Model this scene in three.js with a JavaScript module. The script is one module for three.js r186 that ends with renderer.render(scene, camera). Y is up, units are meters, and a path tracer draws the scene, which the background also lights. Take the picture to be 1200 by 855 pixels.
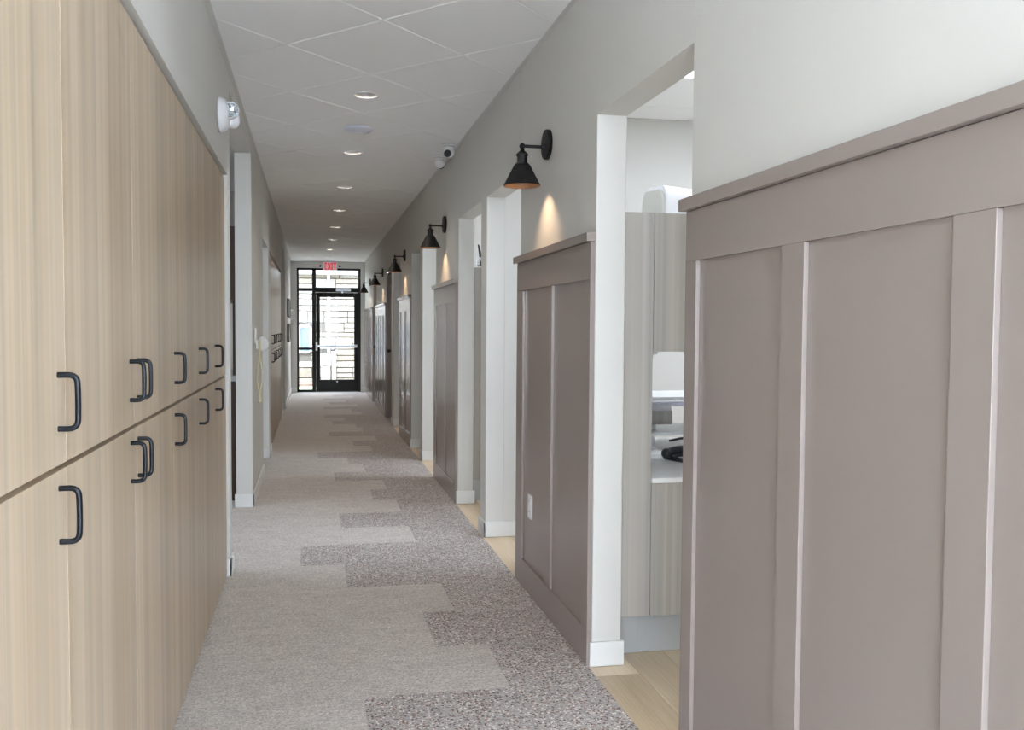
import * as THREE from 'three';
import { RoundedBoxGeometry } from 'three/addons/geometries/RoundedBoxGeometry.js';
import { mergeGeometries } from 'three/addons/utils/BufferGeometryUtils.js';
import { FontLoader } from 'three/addons/loaders/FontLoader.js';
import { TextGeometry } from 'three/addons/geometries/TextGeometry.js';
import { RectAreaLightUniformsLib } from 'three/addons/lights/RectAreaLightUniformsLib.js';

// ---------------------------------------------------------------- camera, sky, exposure
const scene = new THREE.Scene();
const renderer = new THREE.WebGLRenderer({ antialias: true });
renderer.toneMapping = THREE.LinearToneMapping;
renderer.toneMappingExposure = 1.45;
renderer.shadowMap.enabled = true;
RectAreaLightUniformsLib.init();
const F = 1028.8, CX = 552.5, CY = 428.2;                 // focal length and optical centre, in pixels of the 1200 x 855 frame
const camera = new THREE.PerspectiveCamera(2 * Math.atan(427.5 / F) * 180 / Math.PI, 1200 / 855, 0.05, 200);
{
  const yaw = 0.1794, pitch = 0.0424, roll = 0.0046;
  const fw = new THREE.Vector3(Math.sin(yaw) * Math.cos(pitch), -Math.sin(pitch), -Math.cos(yaw) * Math.cos(pitch));
  const rt = new THREE.Vector3(Math.cos(yaw), 0, Math.sin(yaw)), up = new THREE.Vector3().crossVectors(rt, fw);
  const r2 = rt.clone().multiplyScalar(Math.cos(roll)).addScaledVector(up, Math.sin(roll));
  const u2 = up.clone().multiplyScalar(Math.cos(roll)).addScaledVector(rt, -Math.sin(roll));
  camera.position.set(0, 1.34, 0);
  camera.quaternion.setFromRotationMatrix(new THREE.Matrix4().makeBasis(r2, u2, fw.clone().negate()));
  camera.setViewOffset(1200, 855, 600 - CX, 427.5 - CY, 1200, 855);
}
scene.background = new THREE.Color(0.85, 0.95, 1.1);      // even overcast sky
scene.backgroundIntensity = 12;
const ROOM_LAMP = 5, LOBBY_FILL = 5.5, SIDE_FILL = 7, DOWNLIGHT = 1.3, LAMP_COLOR = [0.86, 0.97, 1.14], LOBBY_COLOR = [0.84, 0.97, 1.16], SCONCE = 0.55;

// ---------------------------------------------------------------- main measures (metres)
const XL = -0.44, XR = 1.09, CE = 2.709, ZE = -18.5, ZF = -0.56;   // walls' faces, ceiling, end wall, mouth of the corridor
const HEAD = 2.17, WT = 0.12;
const ZB = 4.4;                                           // storefront of the lobby behind the camera
const XO = 4.6;                                           // outer wall of the rooms

// ---------------------------------------------------------------- helpers
let seed = 7;
const rnd = () => { seed = (seed * 1664525 + 1013904223) >>> 0; return seed / 4294967296; };
const rr = (a, b) => a + (b - a) * rnd();
const hash = (x, y, s) => { let h = (Math.imul(x, 374761393) + Math.imul(y, 668265263) + Math.imul(s, 2147483647 ^ 0x5bd1e995)) | 0; h = Math.imul(h ^ (h >>> 13), 1274126177); return ((h ^ (h >>> 16)) >>> 0) / 4294967296; };
function pn(x, y, px, py, s) {                            // smooth noise that repeats after px, py cells
  const xi = Math.floor(x), yi = Math.floor(y), fx = x - xi, fy = y - yi, m = (a, n) => ((a % n) + n) % n;
  const g = (a, b) => hash(m(a, px), m(b, py), s), sx = fx * fx * (3 - 2 * fx), sy = fy * fy * (3 - 2 * fy);
  return (g(xi, yi) * (1 - sx) + g(xi + 1, yi) * sx) * (1 - sy) + (g(xi, yi + 1) * (1 - sx) + g(xi + 1, yi + 1) * sx) * sy;
}
function tex(w, h, mw, mh, fn, srgb = true) {             // a computed texture that covers mw x mh metres
  const d = new Uint8Array(w * h * 4);
  for (let y = 0; y < h; y++) for (let x = 0; x < w; x++) {
    const c = fn(x, y), k = (y * w + x) * 4;
    for (let i = 0; i < 3; i++) d[k + i] = Math.max(0, Math.min(255, c[i] ?? c));
    d[k + 3] = 255;
  }
  const t = new THREE.DataTexture(d, w, h);
  t.wrapS = t.wrapT = THREE.RepeatWrapping; t.magFilter = THREE.LinearFilter; t.minFilter = THREE.LinearMipmapLinearFilter; t.generateMipmaps = true;
  if (srgb) t.colorSpace = THREE.SRGBColorSpace;
  t.repeat.set(1 / mw, 1 / mh); t.needsUpdate = true;
  return t;
}
const mat = (name, o) => { const m = new (o.transmission || o.clearcoat || o.specularIntensity !== undefined || o.sheen ? THREE.MeshPhysicalMaterial : THREE.MeshStandardMaterial)(o); m.name = name; return m; };
function metreUV(g, swap = false, du = 0, dv = 0) {        // uv in metres, by the way each face points
  const p = g.attributes.position, n = g.attributes.normal, uv = new Float32Array(p.count * 2);
  for (let i = 0; i < p.count; i++) {
    const ax = Math.abs(n.getX(i)), ay = Math.abs(n.getY(i)), az = Math.abs(n.getZ(i));
    let u, v;
    if (ax >= ay && ax >= az) { u = p.getZ(i); v = p.getY(i); } else if (ay >= az) { u = p.getX(i); v = p.getZ(i); } else { u = p.getX(i); v = p.getY(i); }
    uv[2 * i] = (swap ? v : u) + du; uv[2 * i + 1] = (swap ? u : v) + dv;
  }
  g.setAttribute('uv', new THREE.BufferAttribute(uv, 2));
  return g;
}
function bx(x0, x1, y0, y1, z0, z1, r = 0) {               // box between two corners, edges rounded by r
  const w = Math.abs(x1 - x0), h = Math.abs(y1 - y0), d = Math.abs(z1 - z0);
  const g = r ? new RoundedBoxGeometry(w, h, d, 1, Math.min(r, w / 2.01, h / 2.01, d / 2.01)) : new THREE.BoxGeometry(w, h, d);
  return (g.index ? g.toNonIndexed() : g).translate((x0 + x1) / 2, (y0 + y1) / 2, (z0 + z1) / 2);
}
const flat = (g) => (g.index ? g.toNonIndexed() : g);
function merged(list) {
  const l = (Array.isArray(list) ? list : [list]).map((g) => { g = flat(g); for (const k of Object.keys(g.attributes)) if (!['position', 'normal', 'uv'].includes(k)) g.deleteAttribute(k); return g; });
  return l.length === 1 ? l[0] : mergeGeometries(l);
}
const taken = {};
function numbered(name) { const k = taken[name] = (taken[name] ?? -1) + 1; return k ? `${name}_${String(k).padStart(3, '0')}` : name; }
function mesh(name, geo, m, parent, uv = true) {           // one named mesh
  const g = merged(geo); if (uv) metreUV(g);
  const o = new THREE.Mesh(g, m); o.castShadow = o.receiveShadow = true;
  o.name = parent ? name : numbered(name); (parent ?? scene).add(o);
  return o;
}
function thing(name, label, category, [x, y, z] = [0, 0, 0], turn = 0, group) {
  const o = new THREE.Group(); o.name = numbered(name); o.position.set(x, y, z); o.rotation.y = turn;
  o.userData = { label, category }; if (group) o.userData.group = group;
  scene.add(o); return o;
}
function tag(o, label, category, group) { Object.assign(o.userData, { label, category }); if (group) o.userData.group = group; return o; }
function struct(o, label, category) { Object.assign(o.userData, { kind: 'structure', label, category }); return o; }
function tube(points, r, seg = 24, rad = 8, closed = false) { return new THREE.TubeGeometry(new THREE.CatmullRomCurve3(points.map((p) => new THREE.Vector3(...p)), closed, 'catmullrom', 0.5), seg, r, rad, closed); }
const lathe = (pts, seg = 32) => new THREE.LatheGeometry(pts.map(([a, b]) => new THREE.Vector2(a, b)), seg);
const cyl = (r0, r1, h, seg = 24) => new THREE.CylinderGeometry(r0, r1, h, seg);

// ---------------------------------------------------------------- materials
const grainTex = (s, base, dev, w = 1.4) => tex(1024, 32, w, 4, (x, y) => {
  const u = x / 1024, v = y / 32;
  const k = (pn(u * 22, v * 1, 22, 1, s) - .5) * 1.0 + (pn(u * 70, v * 2, 70, 2, s + 1) - .5) * 0.9 + (pn(u * 230, v * 3, 230, 3, s + 2) - .5) * 0.55 + (pn(u * 7, 0, 7, 1, s + 3) - .5) * 0.6;
  const t = (pn(u * 40, v * 1, 40, 1, s + 5) - .5) * 0.5;
  return [base[0] + dev * (k + t * .4), base[1] + dev * k, base[2] + dev * (k - t * .5)];
});
const paintBump = tex(256, 256, 0.35, 0.35, (x, y) => 128 + 60 * (pn(x / 4, y / 4, 64, 64, 3) - .5) + 50 * (pn(x / 2, y / 2, 128, 128, 4) - .5), false);
const M = {
  wall: mat('wall_paint', { color: '#d0cec8', roughness: 0.62, bumpMap: paintBump, bumpScale: 0.0002 }),
  white: mat('white_paint', { color: '#e6e6e3', roughness: 0.4 }),
  base: mat('baseboard_vinyl', { color: '#dededb', roughness: 0.42 }),
  taupe: mat('taupe_enamel', { color: '#938882', roughness: 0.17, specularIntensity: 1 }),
  oak: mat('oak_laminate', { map: grainTex(11, [182, 163, 138], 22), roughness: 0.32, specularIntensity: 1 }),
  ash: mat('ash_grey_laminate', { map: grainTex(31, [170, 165, 157], 18), roughness: 0.42 }),
  black: mat('black_metal', { color: '#0c0c0c', roughness: 0.55, metalness: 0.1 }),
  handle: mat('black_handle', { color: '#1c1f24', roughness: 0.33, metalness: 0.6 }),
  copper: mat('copper_lining', { color: '#9a7a60', roughness: 0.45, metalness: 0.7 }),
  frame: mat('black_aluminium', { color: '#0d0e10', roughness: 0.55, metalness: 0.1 }),
  steel: mat('satin_steel', { color: '#c4c6c8', roughness: 0.32, metalness: 0.9 }),
  chrome: mat('chrome', { color: '#dfe2e4', roughness: 0.12, metalness: 1 }),
  plastic: mat('white_plastic', { color: '#e9e9ea', roughness: 0.35 }),
  reflector: mat('satin_silver_reflector', { color: '#a5a3a0', roughness: 0.35, metalness: 0.4 }),
  doorGlass: mat('coated_door_glass', { color: '#ffffff', roughness: 0.02, transmission: 1, thickness: 0, ior: 1.5, specularIntensity: 0.2 }),
  greyPlastic: mat('grey_plastic', { color: '#cfd0db', roughness: 0.4 }),
  dark: mat('dark_gap', { color: '#1b1714', roughness: 0.9 }),
  toe: mat('grey_toe_kick', { color: '#b4b6b6', roughness: 0.45 }),
  counter: mat('white_solid_surface', { color: '#e8e9e8', roughness: 0.3 }),
  walnut: mat('dark_walnut', { color: '#3a2a1d', roughness: 0.45 }),
  concrete: mat('concrete', { color: '#a09d96', roughness: 0.9 }),
  lobbyTile: mat('pale_lobby_tile', { color: '#e6e6e4', roughness: 0.35 }),
  paving: mat('pale_paving', { color: '#dcdad4', roughness: 0.9 }),
  shell: mat('building_shell', { color: '#cfcac0', roughness: 0.9 }),
  glass: mat('clear_glass', { color: '#ffffff', roughness: 0.02, transmission: 1, thickness: 0, ior: 1.5 }),
  outWhite: mat('toned_down_white_paint', { color: '#b3b8bc', roughness: 0.6 }),  // outdoor white set darker to offset the strong sky, not worn
  lens: mat('clear_lens', { color: '#eef3f6', roughness: 0.08, transmission: 0.85, thickness: 0, ior: 1.45 }),
  screen: mat('dark_screen', { color: '#24282b', roughness: 0.15 }),
  phone: mat('charcoal_plastic', { color: '#23282e', roughness: 0.35 }),
  cord: mat('straw_cord', { color: '#ded4ae', roughness: 0.7 }),
  red: mat('exit_letters_sign', { color: '#c81020', emissive: '#e0122a', emissiveIntensity: 0.55, roughness: 0.5 }),
  bulb: mat('warm_bulb_lamp', { color: '#fff1dc', emissive: '#ffd9b0', emissiveIntensity: 3, roughness: 0.4 }),
  downlight: mat('downlight_lens_lamp', { color: '#ffffff', emissive: '#fff0dc', emissiveIntensity: 1.1, roughness: 0.4 }),
  troffer: mat('troffer_light', { color: '#ffffff', emissive: '#f4f8ff', emissiveIntensity: 1.6, roughness: 0.5 }),
};
M.shade = mat('black_shade', { color: '#0b0b0b', roughness: 0.58, metalness: 0.1 });
const tileBump = tex(512, 512, 0.61, 0.61, (x, y) => { const n = pn(x / 3, y / 3, 171, 171, 21), q = pn(x / 7, y / 7, 73, 73, 22); return 190 - (n > .8 ? 110 * (n - .8) * 5 : 0) - 40 * q; }, false);
M.tile = mat('mineral_tile', { color: '#f2f2f1', roughness: 0.92, bumpMap: tileBump, bumpScale: 0.0006 });
M.grid = mat('tile_grid', { color: '#d2d1ce', roughness: 0.6 });

// carpet: a heathered plain plank and a flecked one, 18 x 36 inches
const weave = (x, y, s) => (pn(x / 3, y / 2.4, 341, 213, s) - .5) * 52 + (pn(x / 7, y / 5, 146, 102, s + 1) - .5) * 40 + (pn(x / 60, y / 5, 17, 102, s + 2) - .5) * 13 + (pn(x / 110, y / 60, 9, 9, s + 3) - .5) * 9;
M.plain = mat('heather_carpet', { map: tex(1024, 512, 0.914, 0.457, (x, y) => { const k = weave(x, y, 41); return [190 + k, 183 + k, 177 + k * .95]; }), roughness: 0.97 });
const fleck = tex(1024, 512, 0.914, 0.457, (x, y) => {
  const k = weave(x, y, 51) * .9; let c = [170 + k, 163 + k, 160 + k];
  for (const [cell, cut, col, s] of [[16, .72, [232, 226, 218], 61], [17, .78, [96, 84, 78], 62], [16, .86, [142, 96, 72], 63], [11, .84, [222, 214, 206], 64], [12, .84, [84, 75, 72], 65]]) {
    const gx = Math.floor(x / cell), gy = Math.floor(y / cell), nx = Math.round(1024 / cell), ny = Math.round(512 / cell);
    const h = hash(gx % nx, gy % ny, s);
    if (h > cut) {
      const ox = (hash(gx, gy, s + 100) * .5 + .25) * cell, oy = (hash(gx, gy, s + 200) * .5 + .25) * cell, a = hash(gx, gy, s + 300) * 3.14;
      const dx = x - gx * cell - ox, dy = y - gy * cell - oy, p = dx * Math.cos(a) + dy * Math.sin(a), q = -dx * Math.sin(a) + dy * Math.cos(a);
      const e = (p / (cell * .40)) ** 2 + (q / (cell * .22)) ** 2;
      if (e < 1) c = c.map((v, i) => v * .1 + (col[i] + k * .4) * .9);
    }
  }
  return c;
});
M.fleck = mat('flecked_carpet', { map: fleck, roughness: 0.97 });
const pileBump = tex(512, 256, 0.457, 0.2285, (x, y) => 128 + 170 * (pn(x / 2, y / 2, 256, 128, 71) - .5), false);
for (const m of [M.plain, M.fleck]) { m.bumpMap = pileBump; m.bumpScale = 0.0016; }
M.planks = [0, 1, 2].map((i) => mat('vinyl_oak_plank', {
  map: tex(256, 512, 0.5, 2.0, (x, y) => {
    const w = pn(x / 256 * 6 + 1.5 * pn(x / 64, y / 128, 4, 4, 80 + i), y / 512 * 3, 6, 3, 81 + i), k = (w - .5) * 34 + (pn(x / 2, y / 40, 128, 13, 83 + i) - .5) * 16;
    return [214 + k - 6 * i, 195 + k - 7 * i, 167 + k - 8 * i];
  }), roughness: 0.42 }));
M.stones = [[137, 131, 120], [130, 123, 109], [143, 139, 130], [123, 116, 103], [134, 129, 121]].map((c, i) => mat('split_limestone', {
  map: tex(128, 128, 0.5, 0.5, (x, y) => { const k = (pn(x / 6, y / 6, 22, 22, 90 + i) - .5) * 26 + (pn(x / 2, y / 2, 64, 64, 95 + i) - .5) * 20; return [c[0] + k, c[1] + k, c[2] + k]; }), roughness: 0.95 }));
M.mortar = mat('mortar', { color: '#57524a', roughness: 1 });
M.mulch = mat('mulch', { map: tex(256, 256, 0.8, 0.8, (x, y) => { const k = (pn(x / 4, y / 3, 64, 86, 99) - .5) * 70; return [116 + k, 98 + k, 86 + k]; }), roughness: 1 });
M.lawn = mat('lawn', { map: tex(256, 256, 0.6, 0.6, (x, y) => { const k = (pn(x / 3, y / 3, 86, 86, 98) - .5) * 60; return [122 + k, 142 + k, 92 + k]; }), roughness: 1 });

// ---------------------------------------------------------------- walls of the corridor
const OPEN = [[-3.30, -2.425], [-5.49, -4.56], [-6.58, -5.67], [-8.78, -7.80], [-9.77, -8.95], [-11.95, -11.03], [-13.15, -12.28], [-16.0, -15.15]];
{
  const g = []; let z = ZF;
  for (const [a, b] of OPEN) { g.push(bx(XR, XR + WT, 0, CE + .1, b, z, .003), bx(XR, XR + WT, HEAD, CE + .1, a, b)); z = a; }
  g.push(bx(XR, XR + WT, 0, CE + .1, ZE, z, .003));
  struct(mesh('wall_right', g, M.wall), 'warm grey painted wall with doorways, taupe panelling and black sconces', 'wall');
}
{
  const X = XL - WT, g = [
    bx(-1.0, XL, 2.145, CE + .1, -4.84, ZF),                          // soffit over the tall cabinets
    bx(-1.1, -1.0, 0, CE + .1, -4.84, ZF),                            // back of the cabinet recess
    bx(-1.1, XL, 0, CE + .1, -4.97, -4.84, .003),
    bx(X, XL, 2.62, CE + .1, -6.70, -4.97),
    bx(X, XL, 0, CE + .1, -8.15, -6.70, .003),
    bx(X, XL, 2.15, CE + .1, -9.18, -8.15),
    bx(-1.0, XL, 0, CE + .1, -9.62, -9.18, .003),
    bx(-1.0, XL, 2.15, CE + .1, -13.27, -9.62),
    bx(-1.1, -1.0, 0, CE + .1, -13.27, -9.62),
    bx(-1.0, XL, 0, CE + .1, -13.40, -13.27, .003),
    bx(X, XL, 2.58, CE + .1, -14.68, -13.40),
    bx(X, XL, 0, CE + .1, ZE, -14.68, .003),
  ];
  struct(mesh('wall_left', g, M.wall), 'off-white painted wall with a recess for oak cabinets and wide openings', 'wall');
}
// end wall with the storefront opening
const DX0 = -0.312, DX1 = 0.997, DH = 2.57;
struct(mesh('wall_end', [bx(-3.6, DX0, -0.05, CE + .3, ZE - .2, ZE), bx(DX1, XO + .2, -0.05, CE + .3, ZE - .2, ZE), bx(DX0, DX1, DH, CE + .3, ZE - .2, ZE)], M.wall), 'white wall around the black glazed exit door', 'wall');

// partitions and outer walls
const ROOMS = [[-5.49, ZF], [-8.78, -5.67], [-11.95, -8.95]];
[[-5.67, -5.49, 'second and third'], [-8.95, -8.78, 'fourth and fifth'], [-12.28, -11.95, 'sixth and seventh']].forEach(([a, b, w]) => struct(mesh('wall_partition', bx(XR + WT, XO, 0, CE + .1, a, b), M.wall), `off-white partition wall between the ${w} doorways`, 'wall'));
{
  const g = [], wins = [[-4.6, -3.7], [-7.8, -6.6], [1.0, 3.6]]; let z = ZB + .2;
  for (const [a, b] of wins.sort((p, q) => q[1] - p[1])) { g.push(bx(XO, XO + .2, 0, CE + .3, b, z), bx(XO, XO + .2, 0, .9, a, b), bx(XO, XO + .2, 2.4, CE + .3, a, b)); z = a; }
  g.push(bx(XO, XO + .2, 0, CE + .3, ZE, z));
  struct(mesh('wall_outer', g, M.wall), 'outer wall of the treatment rooms with wide windows', 'wall');
  wins.forEach(([a, b], i) => {
    const w = new THREE.Group(); w.name = `window_${i + 1}`; scene.add(w); w.position.set(XO + .1, 0, 0);
    mesh('frame', [bx(-.04, .04, .9, .95, a, b), bx(-.04, .04, 2.35, 2.4, a, b), bx(-.04, .04, .95, 2.35, a, a + .05), bx(-.04, .04, .95, 2.35, b - .05, b), bx(-.04, .04, .95, 2.35, (a + b) / 2 - .025, (a + b) / 2 + .025)], M.frame, w);
    for (const [p, q] of [[a + .05, (a + b) / 2 - .025], [(a + b) / 2 + .025, b - .05]]) mesh('pane', bx(-.003, .003, .95, 2.35, p, q), M.glass, w);
    struct(w, i === 0 ? 'black framed window of the lobby' : `black framed window of the ${i === 1 ? 'first' : 'second'} treatment room`, 'window');
  });
}
struct(mesh('wall_back', [bx(XR + WT, XO, 0, CE + .1, ZF - .12, ZF, 0), bx(-3.6, -1.0, 0, CE + .1, ZF - .12, ZF), bx(-3.8, -3.6, 0, CE + .3, ZE, ZB + .2),
  bx(-3.6, XO, 0, .1, ZB, ZB + .2), bx(-3.6, XO, 2.62, CE + .3, ZB, ZB + .2), bx(-3.6, -3.4, .1, 2.62, ZB, ZB + .2), bx(4.4, XO, .1, 2.62, ZB, ZB + .2)], M.wall), 'off-white walls of the lobby behind the corridor mouth', 'wall');
{
  const w = new THREE.Group(); w.name = 'window_4'; scene.add(w); w.position.set(0, 0, ZB + .1);
  const xs = [-3.4, -1.45, .5, 2.45, 4.4];
  mesh('frame', [bx(-3.4, 4.4, .1, .16, -.04, .04), bx(-3.4, 4.4, 2.56, 2.62, -.04, .04), ...xs.map((x) => bx(x - .03, x + .03, .16, 2.56, -.04, .04))], M.frame, w);
  for (let i = 0; i < 4; i++) mesh('pane', bx(xs[i] + .03, xs[i + 1] - .03, .16, 2.56, -.003, .003), M.glass, w);
  struct(w, 'wide black framed lobby storefront window', 'window');
}
// side rooms off the cabinet wall
struct(mesh('wall_side_room', [bx(-3.6, -1.1, 0, CE + .1, -4.97, -4.85), bx(-3.6, -1.0, 0, CE + .1, -9.4, -9.28), bx(-3.6, -1.1, 0, CE + .1, -13.40, -13.28), bx(-2.6, -2.48, 0, CE + .1, ZE, -13.4)], M.wall), 'inner walls of the dim side rooms', 'wall');

// ---------------------------------------------------------------- floor: carpet planks in the corridor, wood-look planks in the rooms
{
  const fl = new THREE.Group(); fl.name = 'floor'; scene.add(fl);
  mesh('slab', [bx(-3.8, XO + .2, -.25, -.012, ZE - .2, ZB + .2)], M.concrete, fl);
  const XB = [.18, .727, .508, .663, .177, -.07, .64, .188, .64, .468, .608, .194, .485, .35, .053, .643, .463, .76, .207, .652, .582, .274, .468, .173, .766, .627, .185, .766, .295, .597, .185, .778, .4, .6];
  const D = .4572, W = .9144, CL = -.47, CR = 1.075;
  const tileAt = (x0, x1, z0, z1, m) => { const g = bx(x0 + .0004, x1 - .0004, -.012, 0, z0 + .0004, z1 - .0004); metreUV(g, false, rr(0, 3), rr(0, 3)); const o = new THREE.Mesh(g, m); o.name = 'carpet_tile'; o.receiveShadow = true; fl.add(o); };
  const row = (xb, z1, z0) => {
    for (let x = xb; x > CL; x -= W) tileAt(Math.max(CL, x - W), x, z0, z1, M.plain);
    for (let x = xb; x < CR; x += W) tileAt(x, Math.min(CR, x + W), z0, z1, M.fleck);
  };
  for (let k = 0; k < 34; k++) { const z1 = -2.693 - k * D; row(XB[k], z1, Math.max(ZE, z1 - D)); }
  for (let k = 0; k < 5; k++) row([.62, .3, .7, .1, .5][k], Math.min(ZF, -2.693 + (k + 1) * D), -2.693 + k * D);
  mesh('lobby_floor', bx(-3.6, XO, -.012, -.001, ZF, ZB), M.lobbyTile, fl);
  mesh('side_room_carpet', [bx(-3.6, CL, -.012, 0, -9.28, -4.97), bx(-2.5, CL, -.012, 0, ZE, -13.4)], M.plain, fl);
  const PW = .18, PL = 1.22; let col = 0;
  for (let x = CR; x < 2.5; x += PW, col++)
    for (let z = ZF - .2 - ((col * .43) % PL); z > -12.0; z -= PL) {
      if (z < -1.0 || true) { const g = metreUV(bx(x + .0006, Math.min(2.6, x + PW) - .0006, -.012, -.002, Math.max(-12.1, z - PL) + .0006, z - .0006, .0008), false, rr(0, 2), rr(0, 2)); const o = new THREE.Mesh(g, M.planks[Math.floor(rnd() * 3)]); o.name = 'floor_plank'; o.receiveShadow = true; fl.add(o); }
    }
  mesh('room_floor', bx(2.515, XO, -.012, -.003, -12.1, ZF - .12), M.planks[1], fl);
  struct(fl, 'grey carpet planks meeting wood-look planks at the doorways', 'floor');
}

// ---------------------------------------------------------------- ceiling: mineral tiles laid diagonally
const GX = -0.115, GZ = -4.405, DG = 0.6096 * Math.SQRT2;      // a crossing of the grid and the tile's diagonal
const LIGHT_X = GX + DG / 2;
const lightZ = []; for (let k = 0; k < 8; k++) lightZ.push(GZ - DG - 2 * DG * k);
{
  const ce = new THREE.Group(); ce.name = 'ceiling'; scene.add(ce);
  mesh('slab', [bx(-3.8, XO + .2, CE + .19, CE + .4, ZE - .9, ZB + .2)], M.shell, ce);
  const clip = (poly, f) => { const out = []; poly.forEach((p, i) => { const q = poly[(i + 1) % poly.length], a = f(p), b = f(q); if (a >= 0) out.push(p); if (a * b < 0) out.push([p[0] + (q[0] - p[0]) * a / (a - b), p[1] + (q[1] - p[1]) * a / (a - b)]); }); return out; };
  const tile = (poly, hole) => {
    const s = new THREE.Shape(poly.map(([x, z]) => new THREE.Vector2(x, -z)));
    if (hole) s.holes.push(new THREE.Path().absarc(hole[0], -hole[1], .068, 0, Math.PI * 2, true));
    const g = new THREE.ExtrudeGeometry(s, { depth: .012, bevelEnabled: true, bevelThickness: .004, bevelSize: .004, bevelOffset: -.004, bevelSegments: 1, curveSegments: 24 });
    g.rotateX(-Math.PI / 2).translate(0, CE + .004, 0);
    const o = mesh('ceiling_tile', g, M.tile, ce); return o;
  };
  const gap = .0022;
  for (let i = -2; i < 4; i++) for (let j = -14; j < 40; j++) {
    if ((i + j) & 1) continue;
    const cx = GX + (i + 1) * DG / 2, cz = GZ - j * DG / 2, h = DG / 2 - gap * 1.4;
    let p = [[cx - h, cz], [cx, cz + h], [cx + h, cz], [cx, cz - h]];
    p = clip(p, ([x]) => x - (XL + .004)); p = clip(p, ([x]) => XR - .004 - x); p = clip(p, ([, z]) => z - (ZE + .004)); p = clip(p, ([, z]) => ZF - z);
    if (p.length < 3) continue;
    const hole = lightZ.find((z) => Math.abs(z - cz) < .05 && Math.abs(cx - LIGHT_X) < .05);
    tile(p, hole !== undefined ? [LIGHT_X, hole] : null);
  }
  // grid bars above the joints, and the angle that carries the tiles along the walls
  const bars = []; const L = 2.3;
  for (let j = -14; j < 46; j++) for (const s of [-1, 1]) { const b = bx(-L / 2, L / 2, CE + .0035, CE + .03, -.012, .012).rotateY(s * Math.PI / 4); b.translate((XL + XR) / 2, 0, GZ - j * DG + s * ((XL + XR) / 2 - GX)*-1); bars.push(b); }
  mesh('grid_bar', bars, M.grid, ce);
  for (const [a, b] of [[XL, XL + .022], [XR - .022, XR]]) mesh('wall_angle', bx(a, b, CE - .0015, CE + .0005, ZE, ZF), M.grid, ce);
  mesh('lobby_ceiling', bx(-3.6, XO, CE, CE + .03, ZF, ZB), M.tile, ce);
  mesh('room_ceiling', [bx(XR + WT, XO, CE, CE + .03, -8.78, -5.67), bx(XR + WT, XO, CE, CE + .03, ZE, -8.95)], M.tile, ce);
  mesh('side_room_ceiling', [bx(-3.6, XL - WT, CE, CE + .03, -9.28, -4.97), bx(-2.5, XL - WT, CE, CE + .03, ZE, -13.4)], M.tile, ce);
  const zr = []; for (let z = -5.49; z < ZF; ) { const n = z < -5.4 ? -5.18 : z + .6096; zr.push([z, Math.min(n, ZF)]); z = n; }
  for (const [a, b] of zr) for (let x = XR + WT; x < XO; x += .6096) {
    const x1 = Math.min(XO, x + .6096);
    const g = bx(x + .003, x1 - .003, CE, CE + .015, a + .003, b - .003, .003); mesh('ceiling_tile', g, M.tile, ce);
  }
  mesh('room_grid', bx(XR + WT, XO, CE + .006, CE + .03, -5.49, ZF - .12), M.grid, ce);
  struct(ce, 'white mineral tile ceiling laid diagonally above the corridor', 'ceiling');
}

// ---------------------------------------------------------------- baseboards
{
  const h = .098, t = .011, g = [];
  const PAN = [[-2.41, ZF], [-4.55, -3.31], [-7.79, -6.59], [-11.02, -9.78], [-15.14, -13.16], [-18.4, -16.01]];
  const inner = XR + WT + t;
  for (const z of [-3.30, -5.49, -6.58, -8.78, -9.77, -11.95]) g.push(bx(XR - t, z === -5.49 || z === -8.78 || z === -11.95 ? 2.6 : inner, 0, h, z, z + t, .002));  // on the faces of the jambs
  for (const [a, b] of [[-5.67, -5.49], [-8.95, -8.78], [-12.28, -11.95]]) g.push(bx(XR - t, XR, 0, h, a - t, b + t, .002));
  g.push(bx(XR - t, XR, 0, h, ZE, -18.4, .002));
  struct(mesh('baseboard_right', g, M.base), 'white baseboard around the doorway jambs of the panelled wall', 'baseboard');
  const l = [bx(-.47, XL + t, 0, h, -4.84, -4.84 + t, .002), bx(XL, XL + t, 0, h, -4.97, -4.84 + t, .002), bx(XL - WT - t, XL + t, 0, h, -6.70, -6.70 + t, .002), bx(XL, XL + t, 0, h, -8.15, -6.70 + t, .002),
    bx(XL - .3, XL + t, 0, h, -9.18, -9.18 + t, .002), bx(XL, XL + t, 0, h, -9.62, -9.18 + t, .002), bx(XL, XL + t, 0, h, -13.4, -13.27, .002), bx(XL - WT, XL + t, 0, h, -14.68, -14.68 + t, .002), bx(XL, XL + t, 0, h, ZE, -14.68 + t, .002)];
  struct(mesh('baseboard_left', l, M.base), 'white baseboard along the cabinet wall', 'baseboard');
  struct(mesh('baseboard_end', [bx(XL, DX0, 0, h, ZE, ZE + t, .002), bx(DX1, XR, 0, h, ZE, ZE + t, .002)], M.base), 'white baseboard beside the glazed exit door', 'baseboard');
}

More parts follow.
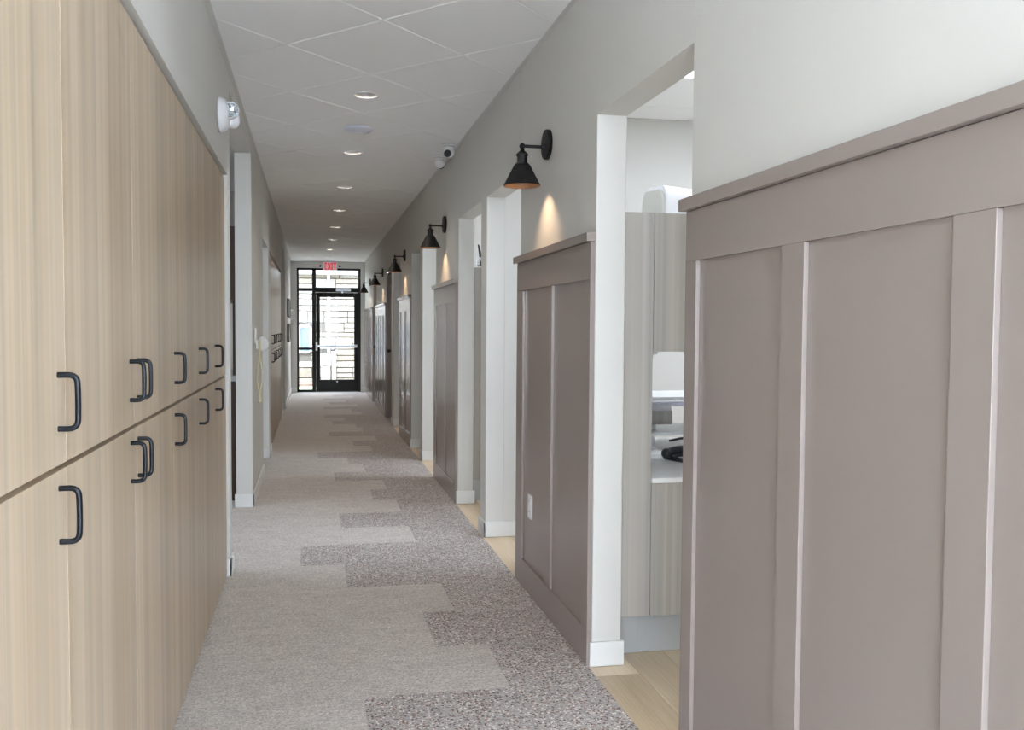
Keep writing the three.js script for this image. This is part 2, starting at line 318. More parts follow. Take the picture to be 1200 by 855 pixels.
// ---------------------------------------------------------------- taupe panelling: backing, rails, stiles and a cap
const XF = 1.07;
function panelling(n, z0, z1, insets, label) {              // z0 the far end, z1 the near end
  const p = new THREE.Group(); p.name = `trim_${n}`; p.position.set(XR, 0, z1); scene.add(p);
  const P = (name, g) => { const o = mesh(name, g, M.taupe, p); o.geometry.translate(-XR, 0, -z1); return o; };
  P('backing_panel', bx(XF + .0125, XR, .002, 1.68, z0 + .001, z1 - .001));
  P('bottom_rail', bx(XF, XF + .0125, .002, .14, z0, z1, .0015));
  P('top_rail', bx(XF, XF + .0125, 1.535, 1.68, z0, z1, .0015));
  let a = z0;
  for (const [b, c] of [...insets, [z1, z1]]) { P('stile', bx(XF, XF + .0125, .14, 1.535, a, b, .0015)); a = c; }
  P('cap_rail', bx(XF - .02, XR, 1.681, 1.716, z0 - .012, z1 + (n === 1 ? 0 : .012), .002));
  return struct(p, label, 'wall panelling');
}
{
  const near = []; for (let k = 0; k < 3; k++) near.push([-2.342 + .555 * k, -1.884 + .555 * k]);
  const split = (z0, z1, n, s = .1) => { const w = (z1 - z0 - s * (n + 1)) / n; return Array.from({ length: n }, (_, i) => [z0 + s + i * (w + s), z0 + s + i * (w + s) + w]); };
  panelling(1, -2.415, ZF - .01, near, 'long taupe board-and-batten panelling before the first doorway');
  panelling(2, -4.555, -3.305, [[-4.425, -3.95], [-3.865, -3.385]], 'taupe two-panel wainscot with a white outlet beneath a sconce');
  panelling(3, -7.795, -6.585, split(-7.795, -6.585, 2), 'taupe two-panel wainscot between the third and fourth doorways');
  panelling(4, -11.02, -9.775, split(-11.02, -9.775, 2), 'glossy taupe two-panel wainscot beneath the third sconce');
  panelling(5, -15.14, -13.16, split(-15.14, -13.16, 4, .09), 'glossy taupe four-panel wainscot beyond the closed door');
  panelling(6, -18.4, -16.01, split(-18.4, -16.01, 4, .09), 'pale reflecting taupe wainscot beside the exit door');
}

// ---------------------------------------------------------------- tall oak cabinets
function barHandle(parent, x, y, z) {
  const h = .049, d = .034, r = .0055, c = .014, pts = [];
  pts.push([0, -h, 0]); pts.push([d - c, -h, 0]);
  for (let i = 1; i <= 4; i++) { const a = i / 4 * Math.PI / 2; pts.push([d - c + Math.sin(a) * c, -h + c - Math.cos(a) * c, 0]); }
  for (let i = 0; i <= 4; i++) { const a = i / 4 * Math.PI / 2; pts.push([d - c + Math.cos(a) * c, h - c + Math.sin(a) * c, 0]); }
  pts.push([0, h, 0]);
  const path = new THREE.CurvePath(); for (let i = 0; i + 1 < pts.length; i++) path.add(new THREE.LineCurve3(new THREE.Vector3(...pts[i]), new THREE.Vector3(...pts[i + 1])));
  const crv = new THREE.CatmullRomCurve3(pts.map((p) => new THREE.Vector3(...p)), false, 'centripetal');
  const o = mesh('handle', new THREE.TubeGeometry(crv, 40, r, 10), M.handle, parent); o.position.set(x, y, z); o.userData.label = 'black bar handle';
}
function tallCabinet(z0, z1, side, label, group) {          // z0 far side, z1 near side
  const t = thing('tall_cabinet', label, 'cabinet', [-.455, 0, z1], 0, group), w = z1 - z0;
  const U = rr(0, 5);
  const body = mesh('body', [bx(-.54, -.021, .05, 2.135, -w + .0005, -.0005), bx(-.54, -.045, 0, .05, -w + .0005, -.0005)], M.oak, t); metreUV(body.geometry, false, U, 0);
  [['lower_door', .012, 1.077], ['upper_door', 1.087, 2.128]].forEach(([n, a, b], i) => {
    const d = new THREE.Group(); d.name = n; t.add(d);
    const o = mesh('door_panel', bx(-.02, 0, a, b, -w + .0012, -.0012, .001), M.oak, d); metreUV(o.geometry, false, U + (i ? .0 : .0), 0);
    barHandle(d, 0, i ? 1.203 : .996, side > 0 ? -w + .052 : -.04);
  });
  return t;
}
{
  const zs = [-.59, -1.17, -1.75, -2.392, -3.03, -3.672, -4.28, -4.83], side = [1, 1, 1, -1, -1, -1, -1];
  const words = ['at the lobby end of the run', 'with handles on its far edge, beside the lobby-end one', 'with far-edge handles that overlap those of its neighbour', 'with handles tight behind the overlapping ones', 'third from the white wall end', 'second from the white wall end', 'beside the white wall end'];
  for (let i = 0; i < 7; i++) tallCabinet(zs[i + 1], zs[i], side[i], `tall pale oak two-door cabinet ${words[i]}`, 'tall oak cabinets below the emergency light');
  const z2 = [-9.63, -10.24, -10.86, -11.48, -12.10, -12.72, -13.26], s2 = [1, -1, -1, -1, -1, -1];
  for (let i = 0; i < 6; i++) tallCabinet(z2[i + 1], z2[i], s2[i], `glossy tall oak cabinet in the second recess, ${['first', 'second', 'third', 'fourth', 'fifth', 'sixth'][i]} past the hanging cord`, 'tall oak cabinets in the second recess');
  struct(mesh('trim_7', bx(-.60, -.478, 2.1355, 2.1445, -4.835, ZF), M.oak), 'narrow oak filler strip between the tall cabinets and the soffit', 'trim');
  struct(mesh('trim_8', bx(-.60, -.478, 2.1355, 2.1495, -13.26, -9.63), M.oak), 'narrow oak filler strip over the cabinets in the second recess', 'trim');
}

// ---------------------------------------------------------------- exit door with sidelight and transom
{
  const d = new THREE.Group(); d.name = 'door_1'; d.position.set(0, 0, ZE - .06); scene.add(d);
  const Fm = (g) => mesh('frame', g, M.frame, d);
  const z0 = -.055, z1 = .055;
  Fm([bx(DX0, DX0 + .04, 0, DH, z0, z1, .002), bx(DX1 - .05, DX1, 0, DH, z0, z1, .002), bx(DX0, DX1, DH - .042, DH, z0, z1, .002), bx(-.002, .078, 0, DH, z0, z1, .002),
    bx(DX0, -.002, 2.095, 2.14, z0, z1, .002), bx(DX0, -.002, .877, .927, z0, z1, .002), bx(DX0, -.002, 0, .052, z0, z1, .002), bx(.07, DX1 - .05, 2.075, 2.173, z0, z1, .002), bx(.07, DX1 - .04, 0, .012, z0, z1)]);
  const leaf = mesh('door_leaf', [bx(.08, .158, .014, 2.07, -.022, .022, .002), bx(.862, .945, .014, 2.07, -.022, .022, .002), bx(.158, .862, 1.975, 2.07, -.022, .022), bx(.158, .862, .014, .256, -.022, .022)], M.frame, d);
  mesh('pane', bx(.158, .862, .256, 1.975, -.004, .004), M.doorGlass, leaf);
  mesh('push_bar', [bx(.085, .925, .931, .981, .035, .075, .006), bx(.87, .925, .925, .987, .022, .08, .004)], M.steel, leaf);
  mesh('latch_plate', [bx(.064, .108, .862, 1.05, .022, .06, .006)], M.plastic, leaf);
  mesh('keyhole', cyl(.014, .014, .006, 16).rotateX(Math.PI / 2).translate(.51, .215, .024), M.steel, leaf);
  mesh('door_closer', [bx(.485, .79, 2.095, 2.155, .055, .11, .008), bx(.60, .635, 2.06, 2.10, .05, .09, .004)], M.steel, d);
  for (const [a, b, y0, y1] of [[DX0 + .04, -.002, 2.14, 2.53], [DX0 + .04, -.002, .927, 2.095], [DX0 + .04, -.002, .052, .877], [.078, DX1 - .05, 2.173, 2.53]]) mesh('pane', bx(a, b, y0, y1, -.004, .004), M.doorGlass, d);
  struct(d, 'black framed glazed exit door with sidelight, transom and push bar', 'door');
}
// two closed doors further along the panelled wall
for (const [n, a, b, label] of [[2, -13.15, -12.28, 'taupe closed door with a dark knob in a deep jamb'], [3, -16.0, -15.15, 'beige closed door beside the pale wainscot']]) {
  const d = new THREE.Group(); d.name = `door_${n}`; d.position.set(XR + WT - .02, 0, (a + b) / 2); scene.add(d);
  const w = (b - a) / 2;
  mesh('door_leaf', bx(-.022, .022, .01, HEAD - .03, -w + .03, w - .03, .002), M.taupe, d);
  mesh('door_frame', [bx(-.1, .03, 0, HEAD, -w, -w + .03, .002), bx(-.1, .03, 0, HEAD, w - .03, w, .002), bx(-.1, .03, HEAD - .03, HEAD, -w, w, .002)], n === 2 ? M.taupe : M.wall, d);
  mesh('knob', [new THREE.SphereGeometry(.028, 16, 12).translate(-.075, 1.0, -w + .1), cyl(.012, .012, .05, 12).rotateZ(Math.PI / 2).translate(-.045, 1.0, -w + .1)], M.black, d);
  struct(d, label, 'door');
}

// ---------------------------------------------------------------- wall sconces
function sconce(z, label) {
  const t = thing('wall_sconce', label, 'wall lamp', [XR, 2.199, z], 0, 'black cone sconces along the panelled wall');
  const ax = -.127;
  mesh('backplate', lathe([[0, 0], [.069, 0], [.069, .016], [.066, .02], [0, .02]], 40).rotateZ(Math.PI / 2), M.black, t, false);
  mesh('arm', [cyl(.0075, .0075, .115, 14).rotateZ(Math.PI / 2).translate(-.07, -.012, 0), new THREE.SphereGeometry(.014, 18, 12).translate(ax, -.012, 0), cyl(.013, .013, .012, 16).rotateZ(Math.PI / 2).translate(-.026, -.012, 0)], M.black, t, false);
  mesh('socket_cup', lathe([[0, -.022], [.009, -.024], [.011, -.034], [.021, -.042], [.028, -.050], [.028, -.056], [.023, -.058], [.023, -.088], [.03, -.092], [.036, -.1], [0, -.1]], 28).translate(ax, 0, 0), M.black, t, false);
  const sh = mesh('shade', lathe([[.0, -.0975], [.036, -.0985], [.0405, -.106], [.0865, -.194], [.0855, -.196], [.0845, -.194]], 48).translate(ax, 0, 0), M.shade, t, false);
  mesh('shade_lining', lathe([[.0845, -.1955], [.039, -.1075], [.0, -.102]], 48).translate(ax, 0, 0), M.copper, sh, false);
  mesh('bulb', lathe([[0, -.154], [.012, -.152], [.019, -.143], [.019, -.134], [.012, -.118], [.012, -.106], [0, -.104]], 20).translate(ax, 0, 0), M.bulb, t, false);
  const s = new THREE.SpotLight('#ffd9b0', SCONCE, 0, .88, .5, 2); s.position.set(ax, -.116, 0); s.target.position.set(ax, -1, 0); s.shadow.radius = .5; s.castShadow = true; t.add(s, s.target);
  return t;
}
[[-4.014, 'black cone sconce over the wainscot with the outlet'], [-7.246, 'black cone sconce over the second two-panel wainscot'], [-10.43, 'black cone sconce over the third two-panel wainscot'], [-13.75, 'black cone sconce over the four-panel wainscot'], [-16.76, 'small black cone sconce beside the exit door']].forEach(([z, l]) => sconce(z, l));

// ---------------------------------------------------------------- fittings on the ceiling
lightZ.forEach((z, i) => {
  const t = thing('recessed_downlight', `round silver recessed downlight ${['before the wireless access point', 'just past the wireless access point and the dome cameras', 'second past the wireless access point', 'third past the wireless access point', 'fourth past the wireless access point', 'third before the exit sign', 'second before the exit sign', 'next to the exit sign'][i]}`, 'downlight', [LIGHT_X, CE, z], 0, 'recessed downlights in a row along the ceiling');
  mesh('trim_ring', lathe([[.064, .004], [.066, -.002], [.078, -.004], [.082, -.0025], [.082, .001], [.066, .004]], 40), M.plastic, t, false);
  mesh('reflector', lathe([[.067, .002], [.060, .03], [.048, .058], [.032, .078], [.03, .08]], 36), M.reflector, t, false);
  mesh('lamp_lens', lathe([[.0, .07], [.02, .072], [.031, .079], [.0, .0795]], 28), M.downlight, t, false);
  const l = new THREE.SpotLight(new THREE.Color(1, .92, .8), DOWNLIGHT, 0, 1.12, 1, 2); l.position.set(0, .03, 0); l.target.position.set(0, -1, 0); l.shadow.radius = 1.2; l.castShadow = true; t.add(l, l.target);
});
{
  const t = thing('wireless_access_point', 'white saucer-shaped wireless access point on the ceiling', 'access point', [LIGHT_X, CE, GZ - 2 * DG]);
  mesh('housing', lathe([[0, -.036], [.03, -.035], [.07, -.028], [.097, -.014], [.104, -.004], [.102, 0], [0, 0]], 48), M.greyPlastic, t, false);
  mesh('logo_disc', lathe([[0, -.0385], [.028, -.0375], [.031, -.0345], [0, -.034]], 32), M.plastic, t, false);
  mesh('status_light', bx(.06, .072, -.0295, -.024, -.006, .006, .001), M.phone, t);
}
for (const [x, z, a, l] of [[1.01, -6.56, 0, 'white dome camera with black lens on the ceiling edge'], [1.005, -7.0, Math.PI, 'white dome camera turned away, behind the black-lensed one']]) {
  const t = thing('dome_camera', l, 'security camera', [x, CE, z], a, 'dome cameras on the ceiling edge');
  mesh('base', lathe([[0, -.012], [.05, -.012], [.058, -.008], [.058, 0], [0, 0]], 32), M.plastic, t, false);
  mesh('neck', lathe([[0, -.035], [.038, -.03], [.044, -.012], [0, -.012]], 28), M.plastic, t, false);
  const eye = mesh('eyeball', new THREE.SphereGeometry(.041, 28, 20).translate(0, -.055, 0), M.plastic, t, false);
  const dir = new THREE.Vector3(-.42, -.38, .82).normalize(); mesh('lens', cyl(.026, .028, .016, 28).applyQuaternion(new THREE.Quaternion().setFromUnitVectors(new THREE.Vector3(0, 1, 0), dir)).translate(dir.x * .036, -.055 + dir.y * .036, dir.z * .036), M.screen, eye, false);
}
{
  const t = thing('exit_sign', 'lit EXIT sign with red letters above the glazed door', 'exit sign', [.363, 2.604, ZE + .09]);
  mesh('housing', [bx(-.146, .146, -.09, .09, -.025, .025, .006), bx(-.05, .05, .09, .104, -.03, .03, .003)], M.plastic, t);
  const font = await new FontLoader().loadAsync('fonts/droid/droid_sans_bold.typeface.json');
  const tg = new TextGeometry('EXIT', { font, size: .142, depth: .004, curveSegments: 4 }); tg.computeBoundingBox(); const b = tg.boundingBox;
  tg.scale(.235 / (b.max.x - b.min.x), 1, 1).translate(-.1175, -.071, .0255);
  const e = mesh('letters', tg, M.red, t, false); e.userData.label = 'red EXIT letters';
  for (const s of [-1, 1]) { const h = mesh('lamp_head', [lathe([[0, .03], [.024, .028], [.03, .0], [.026, -.03], [0, -.034]], 20).rotateX(Math.PI / 2).translate(s * .2, 0, .01), bx(s > 0 ? .14 : -.19, s > 0 ? .19 : -.14, -.008, .008, -.008, .008)], M.greyPlastic, t, false); mesh('lens', cyl(.022, .022, .004, 18).rotateX(Math.PI / 2).translate(s * .2, 0, .041), M.screen, h, false); }
}

// ---------------------------------------------------------------- emergency light on the soffit
{
  const t = thing('emergency_light', 'white twin-head emergency light on the soffit above the oak cabinets', 'emergency light', [XL, 2.36, -4.42]); t.scale.setScalar(1.12);
  mesh('housing', lathe([[0, 0], [.068, 0], [.07, .01], [.062, .03], [.045, .044], [0, .05]], 36).scale(1, 1, 1).rotateZ(-Math.PI / 2).scale(1, 1.05, 1.25), M.plastic, t, false);
  for (const [s, y] of [[1, .012], [-1, -.012]]) {
    const h = new THREE.Group(); h.name = 'lamp_head'; t.add(h); h.position.set(.05, y, s * .03); h.rotation.y = s > 0 ? .35 : Math.PI * .72;
    mesh('shell', lathe([[0, -.035], [.02, -.034], [.034, -.016], [.037, .012], [.035, .02], [.031, .02]], 32).rotateX(Math.PI / 2), M.plastic, h, false);
    mesh('reflector', lathe([[.03, .019], [.022, .006], [0, .003]], 28).rotateX(Math.PI / 2), M.chrome, h, false);
    for (let i = 0; i < 8; i++) { const a = i / 8 * 6.283; mesh('diode', new THREE.SphereGeometry(.0045, 10, 8).translate(Math.cos(a) * .021, Math.sin(a) * .021, .014), M.plastic, h, false); }
    mesh('lens', lathe([[0, .0235], [.02, .0225], [.031, .019]], 28).rotateX(Math.PI / 2), M.lens, h, false);
  }
}

// ---------------------------------------------------------------- things on the cabinet wall
{
  const t = thing('wall_hook', 'white wall hook plate holding the straw-coloured cord', 'hook', [XL, 1.25, -7.02]);
  mesh('plate', bx(0, .012, -.035, .085, -.09, .05, .004), M.plastic, t);
  mesh('peg', tube([[.008, -.01, .0], [.028, -.016, 0], [.04, -.004, 0], [.042, .012, 0]], .006, 16, 8), M.plastic, t, false);
  mesh('clip', tube([[.008, -.01, .07], [.02, -.03, .07], [.022, -.075, .07]], .007, 16, 8), M.plastic, t, false);
  const pts = []; for (let i = 0; i <= 60; i++) { const a = i / 60 * Math.PI * 2, y = -.245 + .245 * Math.cos(a), q = Math.sin(a * 1) * (.02 + .05 * (1 - Math.cos(a)) / 2) * Math.cos((1 - Math.cos(a)) * 2.7); pts.push([.036 + q * .42, y, .02 * Math.sin(a * 2)]); }
  const c = mesh('hanging_cord', [tube(pts, .0055, 160, 6, true)], M.cord, null, false); c.position.set(XL, 1.245, -7.02); tag(c, 'straw-coloured looped cord hanging from the white wall hook', 'cord');
  const d = thing('wall_dispenser', 'white rounded wall dispenser beside the hanging cord', 'dispenser', [XL, 1.2, -7.72]);
  mesh('housing', [bx(0, .05, -.065, .065, -.07, .07, .02)], M.plastic, d); mesh('face_disc', lathe([[0, 0], [.052, 0], [.05, .012], [0, .014]], 32).rotateX(Math.PI / 2).translate(.025, 0, .07), M.white, d, false);
}
[[1.53, 1.855, 'black framed print hanging uppermost near the exit'], [1.085, 1.40, 'black framed print hanging beneath the other one']].forEach(([y0, y1, l]) => {
  const t = thing('picture_frame', l, 'picture', [XL, y0, -16.25], 0, 'black framed prints near the exit'), h = y1 - y0;
  mesh('frame', [bx(0, .035, 0, .02, -.7, .35, .002), bx(0, .035, h - .02, h, -.7, .35, .002), bx(0, .035, .02, h - .02, -.7, -.68, .002), bx(0, .035, .02, h - .02, .33, .35, .002)], M.black, t);
  mesh('print', bx(0, .022, .02, h - .02, -.68, .33), mat('grey_print', { color: '#7f8a8b', roughness: 0.3 }), t);
});
{
  const t = thing('soap_dispenser', 'white soap dispenser on the wall past the black prints', 'dispenser', [XL, 1.52, -17.7]);
  mesh('housing', bx(0, .095, -.02, .17, -.06, .06, .02), M.plastic, t); mesh('nozzle', cyl(.014, .01, .04, 14).translate(.06, -.035, 0), M.greyPlastic, t, false);
}
// outlets on the panelling
for (const [z, y, l] of [[-4.277, .441, 'white duplex outlet on the first two-panel wainscot'], [-10.72, .44, 'white outlet on the glossy third wainscot']]) {
  const t = thing('power_outlet', l, 'outlet', [XF + .0125, y, z], 0, 'outlets on the panelling');
  mesh('cover_plate', bx(-.006, 0, -.06, .06, -.037, .037, .0025), M.plastic, t);
  for (const s of [-1, 1]) { const r = mesh('receptacle', bx(-.0085, -.005, s * .026 - .016, s * .026 + .016, -.017, .017, .004), M.white, t); mesh('slot', [bx(-.0092, -.0084, s * .026 - .002, s * .026 + .008, -.008, -.006), bx(-.0092, -.0084, s * .026 - .002, s * .026 + .008, .006, .008)], M.dark, r); }
}

// ---------------------------------------------------------------- kitchenette behind the cabinet wall, seen through the gap
{
  const t = thing('coffee_station', 'dark walnut coffee station in the dim side room', 'cabinet', [-.57, 0, -6.95]);
  mesh('wall_cabinet', [bx(-.35, 0, 1.55, 2.11, -1.1, 0, .002)], M.walnut, t); mesh('back_panel', bx(-.03, 0, .97, 1.55, -1.1, 0), M.walnut, t);
  mesh('base_cabinet', [bx(-.6, 0, .0, .925, -1.1, -.01, .002)], M.walnut, t); mesh('countertop', bx(-.62, 0, .925, .968, -1.12, .0, .003), M.toe, t);
}

// ---------------------------------------------------------------- operator stations in the treatment rooms
function station(z, label, detail) {
  const t = thing('operator_station', label, 'cabinet', [XR + WT + .012, 0, z], 0, 'grey ash operator stations');
  const T = .019, W = 1.15, D = .62, xs = .133, N0 = .735, N1 = 1.249, TOP = 1.807, BOT = .168;
  const w = (name, g, m = M.ash) => { const o = mesh(name, g, m, t); metreUV(o.geometry, false, rr(0, 3), 0); return o; };
  w('filler_panel', bx(0, xs - .001, BOT, TOP, -T, 0, .001));
  w('upper_panel', bx(xs + .001, W, N1, TOP, -T, 0, .001));
  w('lower_panel', bx(xs + .001, W, BOT, N0 - .022, -T, 0, .001));
  w('end_panel', bx(0, T, BOT, TOP, -D, -T)); w('end_panel', bx(W - T, W, BOT, TOP, -D, -T)); w('niche_side', bx(xs - T, xs, N0, N1, -D, -T), M.counter);
  w('top_panel', [bx(0, W, TOP - T, TOP, -D, -T), bx(T, W - T, N1, N1 + T, -D, -T)]);
  w('back_panel', [bx(0, xs, BOT, TOP, -D - T, -D), bx(xs, W, BOT, N0 - .02, -D - T, -D), bx(xs, W, N1, TOP, -D - T, -D)]);
  mesh('worktop', bx(xs + .0005, W - T, N0 - .021, N0, -D, .004, .003), M.counter, t);
  mesh('toe_kick', [bx(.012, .10, 0, BOT, -.075, -.05), bx(.1015, W, 0, BOT, -.078, -.053)], M.toe, t);
  if (detail) {
    mesh('hinge', [bx(xs + .002, xs + .03, N1 - .012, N1 - .002, -.06, -.022, .003), bx(xs + .002, xs + .012, N1 - .028, N1 - .004, -.05, -.026, .003)], M.steel, t);
  }
  return t;
}
station(-3.36, 'grey ash laminate station with an open niche, inside the first doorway', true);
station(-6.64, 'grey ash laminate station glimpsed inside the third doorway', false);
station(-9.83, 'grey ash laminate station glimpsed inside the fifth doorway', false);
{
  // on and behind the first station
  const hood = thing('equipment_hood', 'white rounded equipment cover on top of the ash station', 'equipment cover', [1.53, 1.807, -3.66], .42); hood.scale.set(1, 1, .55);
  const s = new THREE.Shape(); s.moveTo(-.11, 0); s.lineTo(-.11, .06); s.quadraticCurveTo(-.105, .124, -.06, .128); s.lineTo(.06, .128); s.quadraticCurveTo(.105, .124, .11, .06); s.lineTo(.11, 0); s.lineTo(-.11, 0);
  mesh('cover', new THREE.ExtrudeGeometry(s, { depth: .5, bevelEnabled: true, bevelSize: .012, bevelThickness: .012, bevelSegments: 3, curveSegments: 10 }).rotateY(Math.PI / 2).translate(-.06, .012, 0), M.plastic, hood, false);
  mesh('end_cap', new THREE.ExtrudeGeometry(s, { depth: .012, bevelEnabled: true, bevelSize: .004, bevelThickness: .004, bevelSegments: 2, curveSegments: 10 }).scale(.95, .95, 1).rotateY(Math.PI / 2).translate(-.088, .006, 0), mat('putty_plastic', { color: '#cfcec6', roughness: 0.5 }), hood, false);
  const knob = thing('cable_grommet', 'small white domed grommet on the ash station beside the white cover', 'grommet', [1.27, 1.807, -3.55]);
  mesh('dome', lathe([[0, .038], [.014, .036], [.022, .022], [.024, 0], [0, 0]], 24), M.plastic, knob, false);

  const desk = thing('back_desk', 'white desk behind the niche of the ash station', 'desk', [1.36, 0, -4.0]);
  mesh('desktop', bx(0, 1.3, .70, .735, -.62, 0, .004), M.counter, desk); for (const x of [.02, 1.24]) mesh('leg_panel', bx(x, x + .03, 0, .70, -.6, -.02), M.counter, desk);
  const hutch = thing('desk_hutch', 'white two-tier hutch on the desk seen through the niche', 'shelf', [1.38, .7355, -4.12]);
  mesh('shelf_board', bx(0, 1.1, .25, .268, -.42, 0, .003), M.counter, hutch); mesh('edge_band', bx(0, 1.1, .222, .246, 0, .008, .002), M.greyPlastic, hutch);
  for (const x of [0, 1.08]) mesh('side_panel', bx(x, x + .02, 0, .25, -.42, -.02), M.counter, hutch);
  mesh('ledge', bx(.02, 1.08, .075, .09, -.40, -.01, .004), M.counter, hutch); mesh('ledge_support', bx(.16, .32, 0, .075, -.38, -.06), M.counter, hutch);
  const tray = thing('paper_dispenser', 'white paper dispenser on the ledge under the shelf', 'dispenser', [1.745, .8265, -4.2]);
  mesh('housing', bx(-.075, .055, .03, .125, -.1, 0, .012), M.plastic, tray); mesh('cover', bx(-.06, .055, .03, .10, 0, .01, .008), M.ash, tray); mesh('stem', bx(-.03, -.015, 0, .03, -.06, -.04), M.steel, tray);
  const ph = thing('desk_phone', 'charcoal desk phone on the white worktop in the niche', 'phone', [1.73, .736, -3.78], .3);
  mesh('base', [bx(-.1, .16, 0, .016, -.1, .1, .006), bx(-.1, .16, .012, .03, -.1, -.02, .008)], M.phone, ph); mesh('keypad', bx(-.085, .14, .016, .021, -.01, .085, .002), M.plastic, ph);
  mesh('handset', [tube([[-.13, .035, -.05], [-.06, .046, -.05], [.05, .048, -.05], [.15, .04, -.05]], .018, 20, 10), new THREE.SphereGeometry(.024, 14, 10).translate(-.12, .034, -.05)], M.phone, ph, false);
  mesh('cord', tube([[.12, .045, -.05], [.06, .085, -.12], [-.02, .075, -.15]], .006, 20, 8), M.phone, ph, false);
  // black handpiece holder on the station inside the third doorway
  const hp = thing('handpiece_holder', 'chrome holder with a black handpiece inside the third doorway', 'holder', [1.30, 1.807, -6.80]);
  mesh('bracket', [bx(-.03, .05, 0, .025, -.03, .03, .004), bx(-.03, -.005, .025, .085, -.03, .03, .004), bx(-.005, .05, .06, .085, -.03, .03, .004)], M.chrome, hp); mesh('socket', bx(0, .045, .026, .058, -.025, .032, .003), M.black, hp);
  mesh('handpiece', cyl(.006, .013, .10, 16).rotateZ(.2).translate(-.006, .14, 0), M.black, hp, false);
}

// ---------------------------------------------------------------- ceiling panels of the rooms; side room and lobby ones added as fill
function troffer(x, z, w, d, power, label, group, tint = LAMP_COLOR) {
  const t = thing('ceiling_light_panel', label, 'ceiling light', [x, CE, z], 0, group);
  mesh('frame', [bx(-w / 2, w / 2, -.012, 0, -d / 2, -d / 2 + .02, .002), bx(-w / 2, w / 2, -.012, 0, d / 2 - .02, d / 2, .002), bx(-w / 2, -w / 2 + .02, -.012, 0, -d / 2 + .02, d / 2 - .02, .002), bx(w / 2 - .02, w / 2, -.012, 0, -d / 2 + .02, d / 2 - .02, .002)], M.white, t);
  mesh('diffuser_light', bx(-w / 2 + .02, w / 2 - .02, -.008, -.001, -d / 2 + .02, d / 2 - .02), M.troffer, t);
  const l = new THREE.RectAreaLight(new THREE.Color(...tint), power, w - .04, d - .04); l.position.set(0, -.014, 0); l.rotation.x = -Math.PI / 2; t.add(l);
}
for (const [z, p, l] of [[-3.95, 1, 'flat ceiling light panel above the niche station'], [-1.7, .15, 'dimmed flat ceiling light panel behind the long panelling']]) troffer(2.54, z, 1.2, 1.2, ROOM_LAMP * p, l, 'treatment room light panels');
troffer(2.7, -7.2, 1.2, 1.2, ROOM_LAMP, 'flat ceiling light panel of the second treatment room', 'treatment room light panels');
troffer(2.7, -10.4, 1.2, 1.2, ROOM_LAMP * .12, 'dimmed flat ceiling light panel of the third treatment room', 'treatment room light panels');
troffer(-2.0, -5.9, .6, 1.2, SIDE_FILL, 'flat ceiling light panel added in the dim side room to brighten the corridor', 'added side room fill panels');  // lamp added to brighten the panelled wall through the opening
for (const [x, z] of [[.9, 1.5], [3.2, 1.5], [.9, 3.4], [3.2, 3.4]]) troffer(x, z, 1.2, 1.2, LOBBY_FILL, 'unseen flat ceiling light panel added in the lobby to brighten the corridor', 'added lobby fill panels', LOBBY_COLOR);  // unseen lamps added behind the camera to brighten the corridor mouth

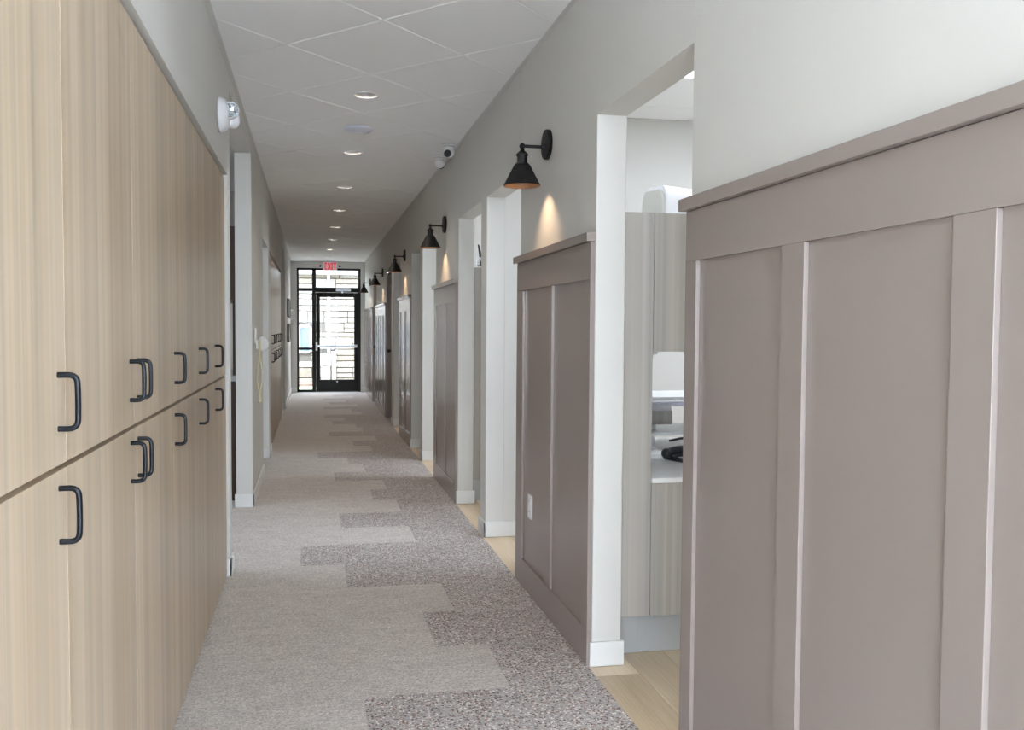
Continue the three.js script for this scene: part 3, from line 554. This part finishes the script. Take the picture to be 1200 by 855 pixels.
// ---------------------------------------------------------------- outdoors beyond the exit door
{
  const ZW = -23.0;
  struct(mesh('ground', [bx(-14, 18, -.35, -.13, ZB + .2, 26), bx(XO + .2, 18, -.35, -.13, ZE - .2, ZB + .2)], M.paving), 'pale concrete paving around the building', 'ground');
  struct(mesh('ground_path', [bx(-14, 14, -.35, -.13, -40, ZE - .2)], M.concrete), 'grey concrete path between the exit and the stone wall', 'ground');
  struct(mesh('ground_lawn', bx(-14, .1, -.13, -.10, ZW + 1.5, ZW + 2.3), M.lawn), 'strip of lawn outside the exit', 'ground');
  struct(mesh('ground_mulch', bx(-14, 14, -.13, -.06, ZW + .02, ZW + .8), M.mulch), 'mulch bed along the stone wall', 'ground');
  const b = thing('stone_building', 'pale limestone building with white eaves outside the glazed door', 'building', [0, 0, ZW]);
  mesh('core', bx(-7, 7, -.13, 2.78, -4, -.04), M.mortar, b);
  const RW = [-3.4, 3.6];
  const wx0 = -.62, wx1 = -.02, wy0 = .68, wy1 = 1.40;       // the window
  let y = -.12;
  while (y < 2.72) {
    const tall = rnd() < .38 ? 2 : 1, u = rr(.12, .175), H = Math.min(2.74 - y, u * (tall === 2 ? 2 : 1)); let x = RW[0] + rr(0, .4);
    while (x < RW[1]) {
      const w = tall === 2 ? rr(.3, .62) : rr(.35, .85), splitRow = tall === 2 && rnd() < .4;
      for (const [a, c] of splitRow ? [[y, y + H * .46], [y + H * .46, y + H]] : [[y, y + H]]) {
        if (!(x + w > wx0 && x < wx1 && c > wy0 && a < wy1)) {
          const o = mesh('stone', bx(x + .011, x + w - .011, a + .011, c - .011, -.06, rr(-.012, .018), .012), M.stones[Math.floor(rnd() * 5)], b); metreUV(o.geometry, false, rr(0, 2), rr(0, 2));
        }
      }
      x += w;
    }
    y += H;
  }
  const win = mesh('window_frame', [bx(wx0, wx1, wy0, wy0 + .05, -.05, .03), bx(wx0, wx1, wy1 - .05, wy1, -.05, .03), bx(wx0, wx0 + .05, wy0, wy1, -.05, .03), bx(wx1 - .05, wx1, wy0, wy1, -.05, .03), bx(-.335, -.305, wy0, wy1, -.05, .02)], M.outWhite, b);
  mesh('window_pane', bx(wx0 + .05, wx1 - .05, wy0 + .05, wy1 - .05, -.035, -.03), mat('bluish_window_glass', { color: '#4d6068', roughness: 0.12 }), win);
  mesh('fascia', [bx(-7, 7, 2.76, 3.3, -4, .35), bx(-7, 7, 2.70, 2.76, -.04, .30)], M.outWhite, b);
  const pipe = mesh('downpipe', bx(.379, .451, .69, 2.69, .03, .09, .008), M.outWhite, b); pipe.userData.label = 'white rain downpipe';
  for (const y of [1.1, 2.2]) mesh('bracket', bx(.365, .465, y, y + .04, .012, .096), M.outWhite, pipe);
  const mb = thing('meter_box', 'white utility meter box at the foot of the downpipe', 'meter box', [.335, -.13, ZW + .12]);
  mesh('pedestal', bx(-.11, .12, 0, .5, -.08, .1, .01), mat('beige_enamel', { color: '#8f8a7d', roughness: 0.6 }), mb);
  const cb = mesh('cabinet', bx(-.125, .135, .5, .80, -.1, .13, .012), M.outWhite, mb);
  mesh('louvre', [bx(-.075, -.04, .56, .74, .13, .136), bx(.0, .02, .56, .74, .13, .136), bx(.065, .09, .56, .74, .13, .136)], M.greyPlastic, cb);
  const cv = thing('cable_cover', 'narrow beige cable cover beside the meter box', 'panel', [.545, -.13, ZW + .07]);
  mesh('cover', bx(-.06, .06, 0, .83, -.05, .03, .006), mat('pale_beige_enamel', { color: '#9f9b90', roughness: 0.6 }), cv); mesh('lid', bx(-.066, .066, .83, .85, -.052, .036, .004), M.plastic, cv);
}

scene.updateMatrixWorld(true);
renderer.render(scene, camera);
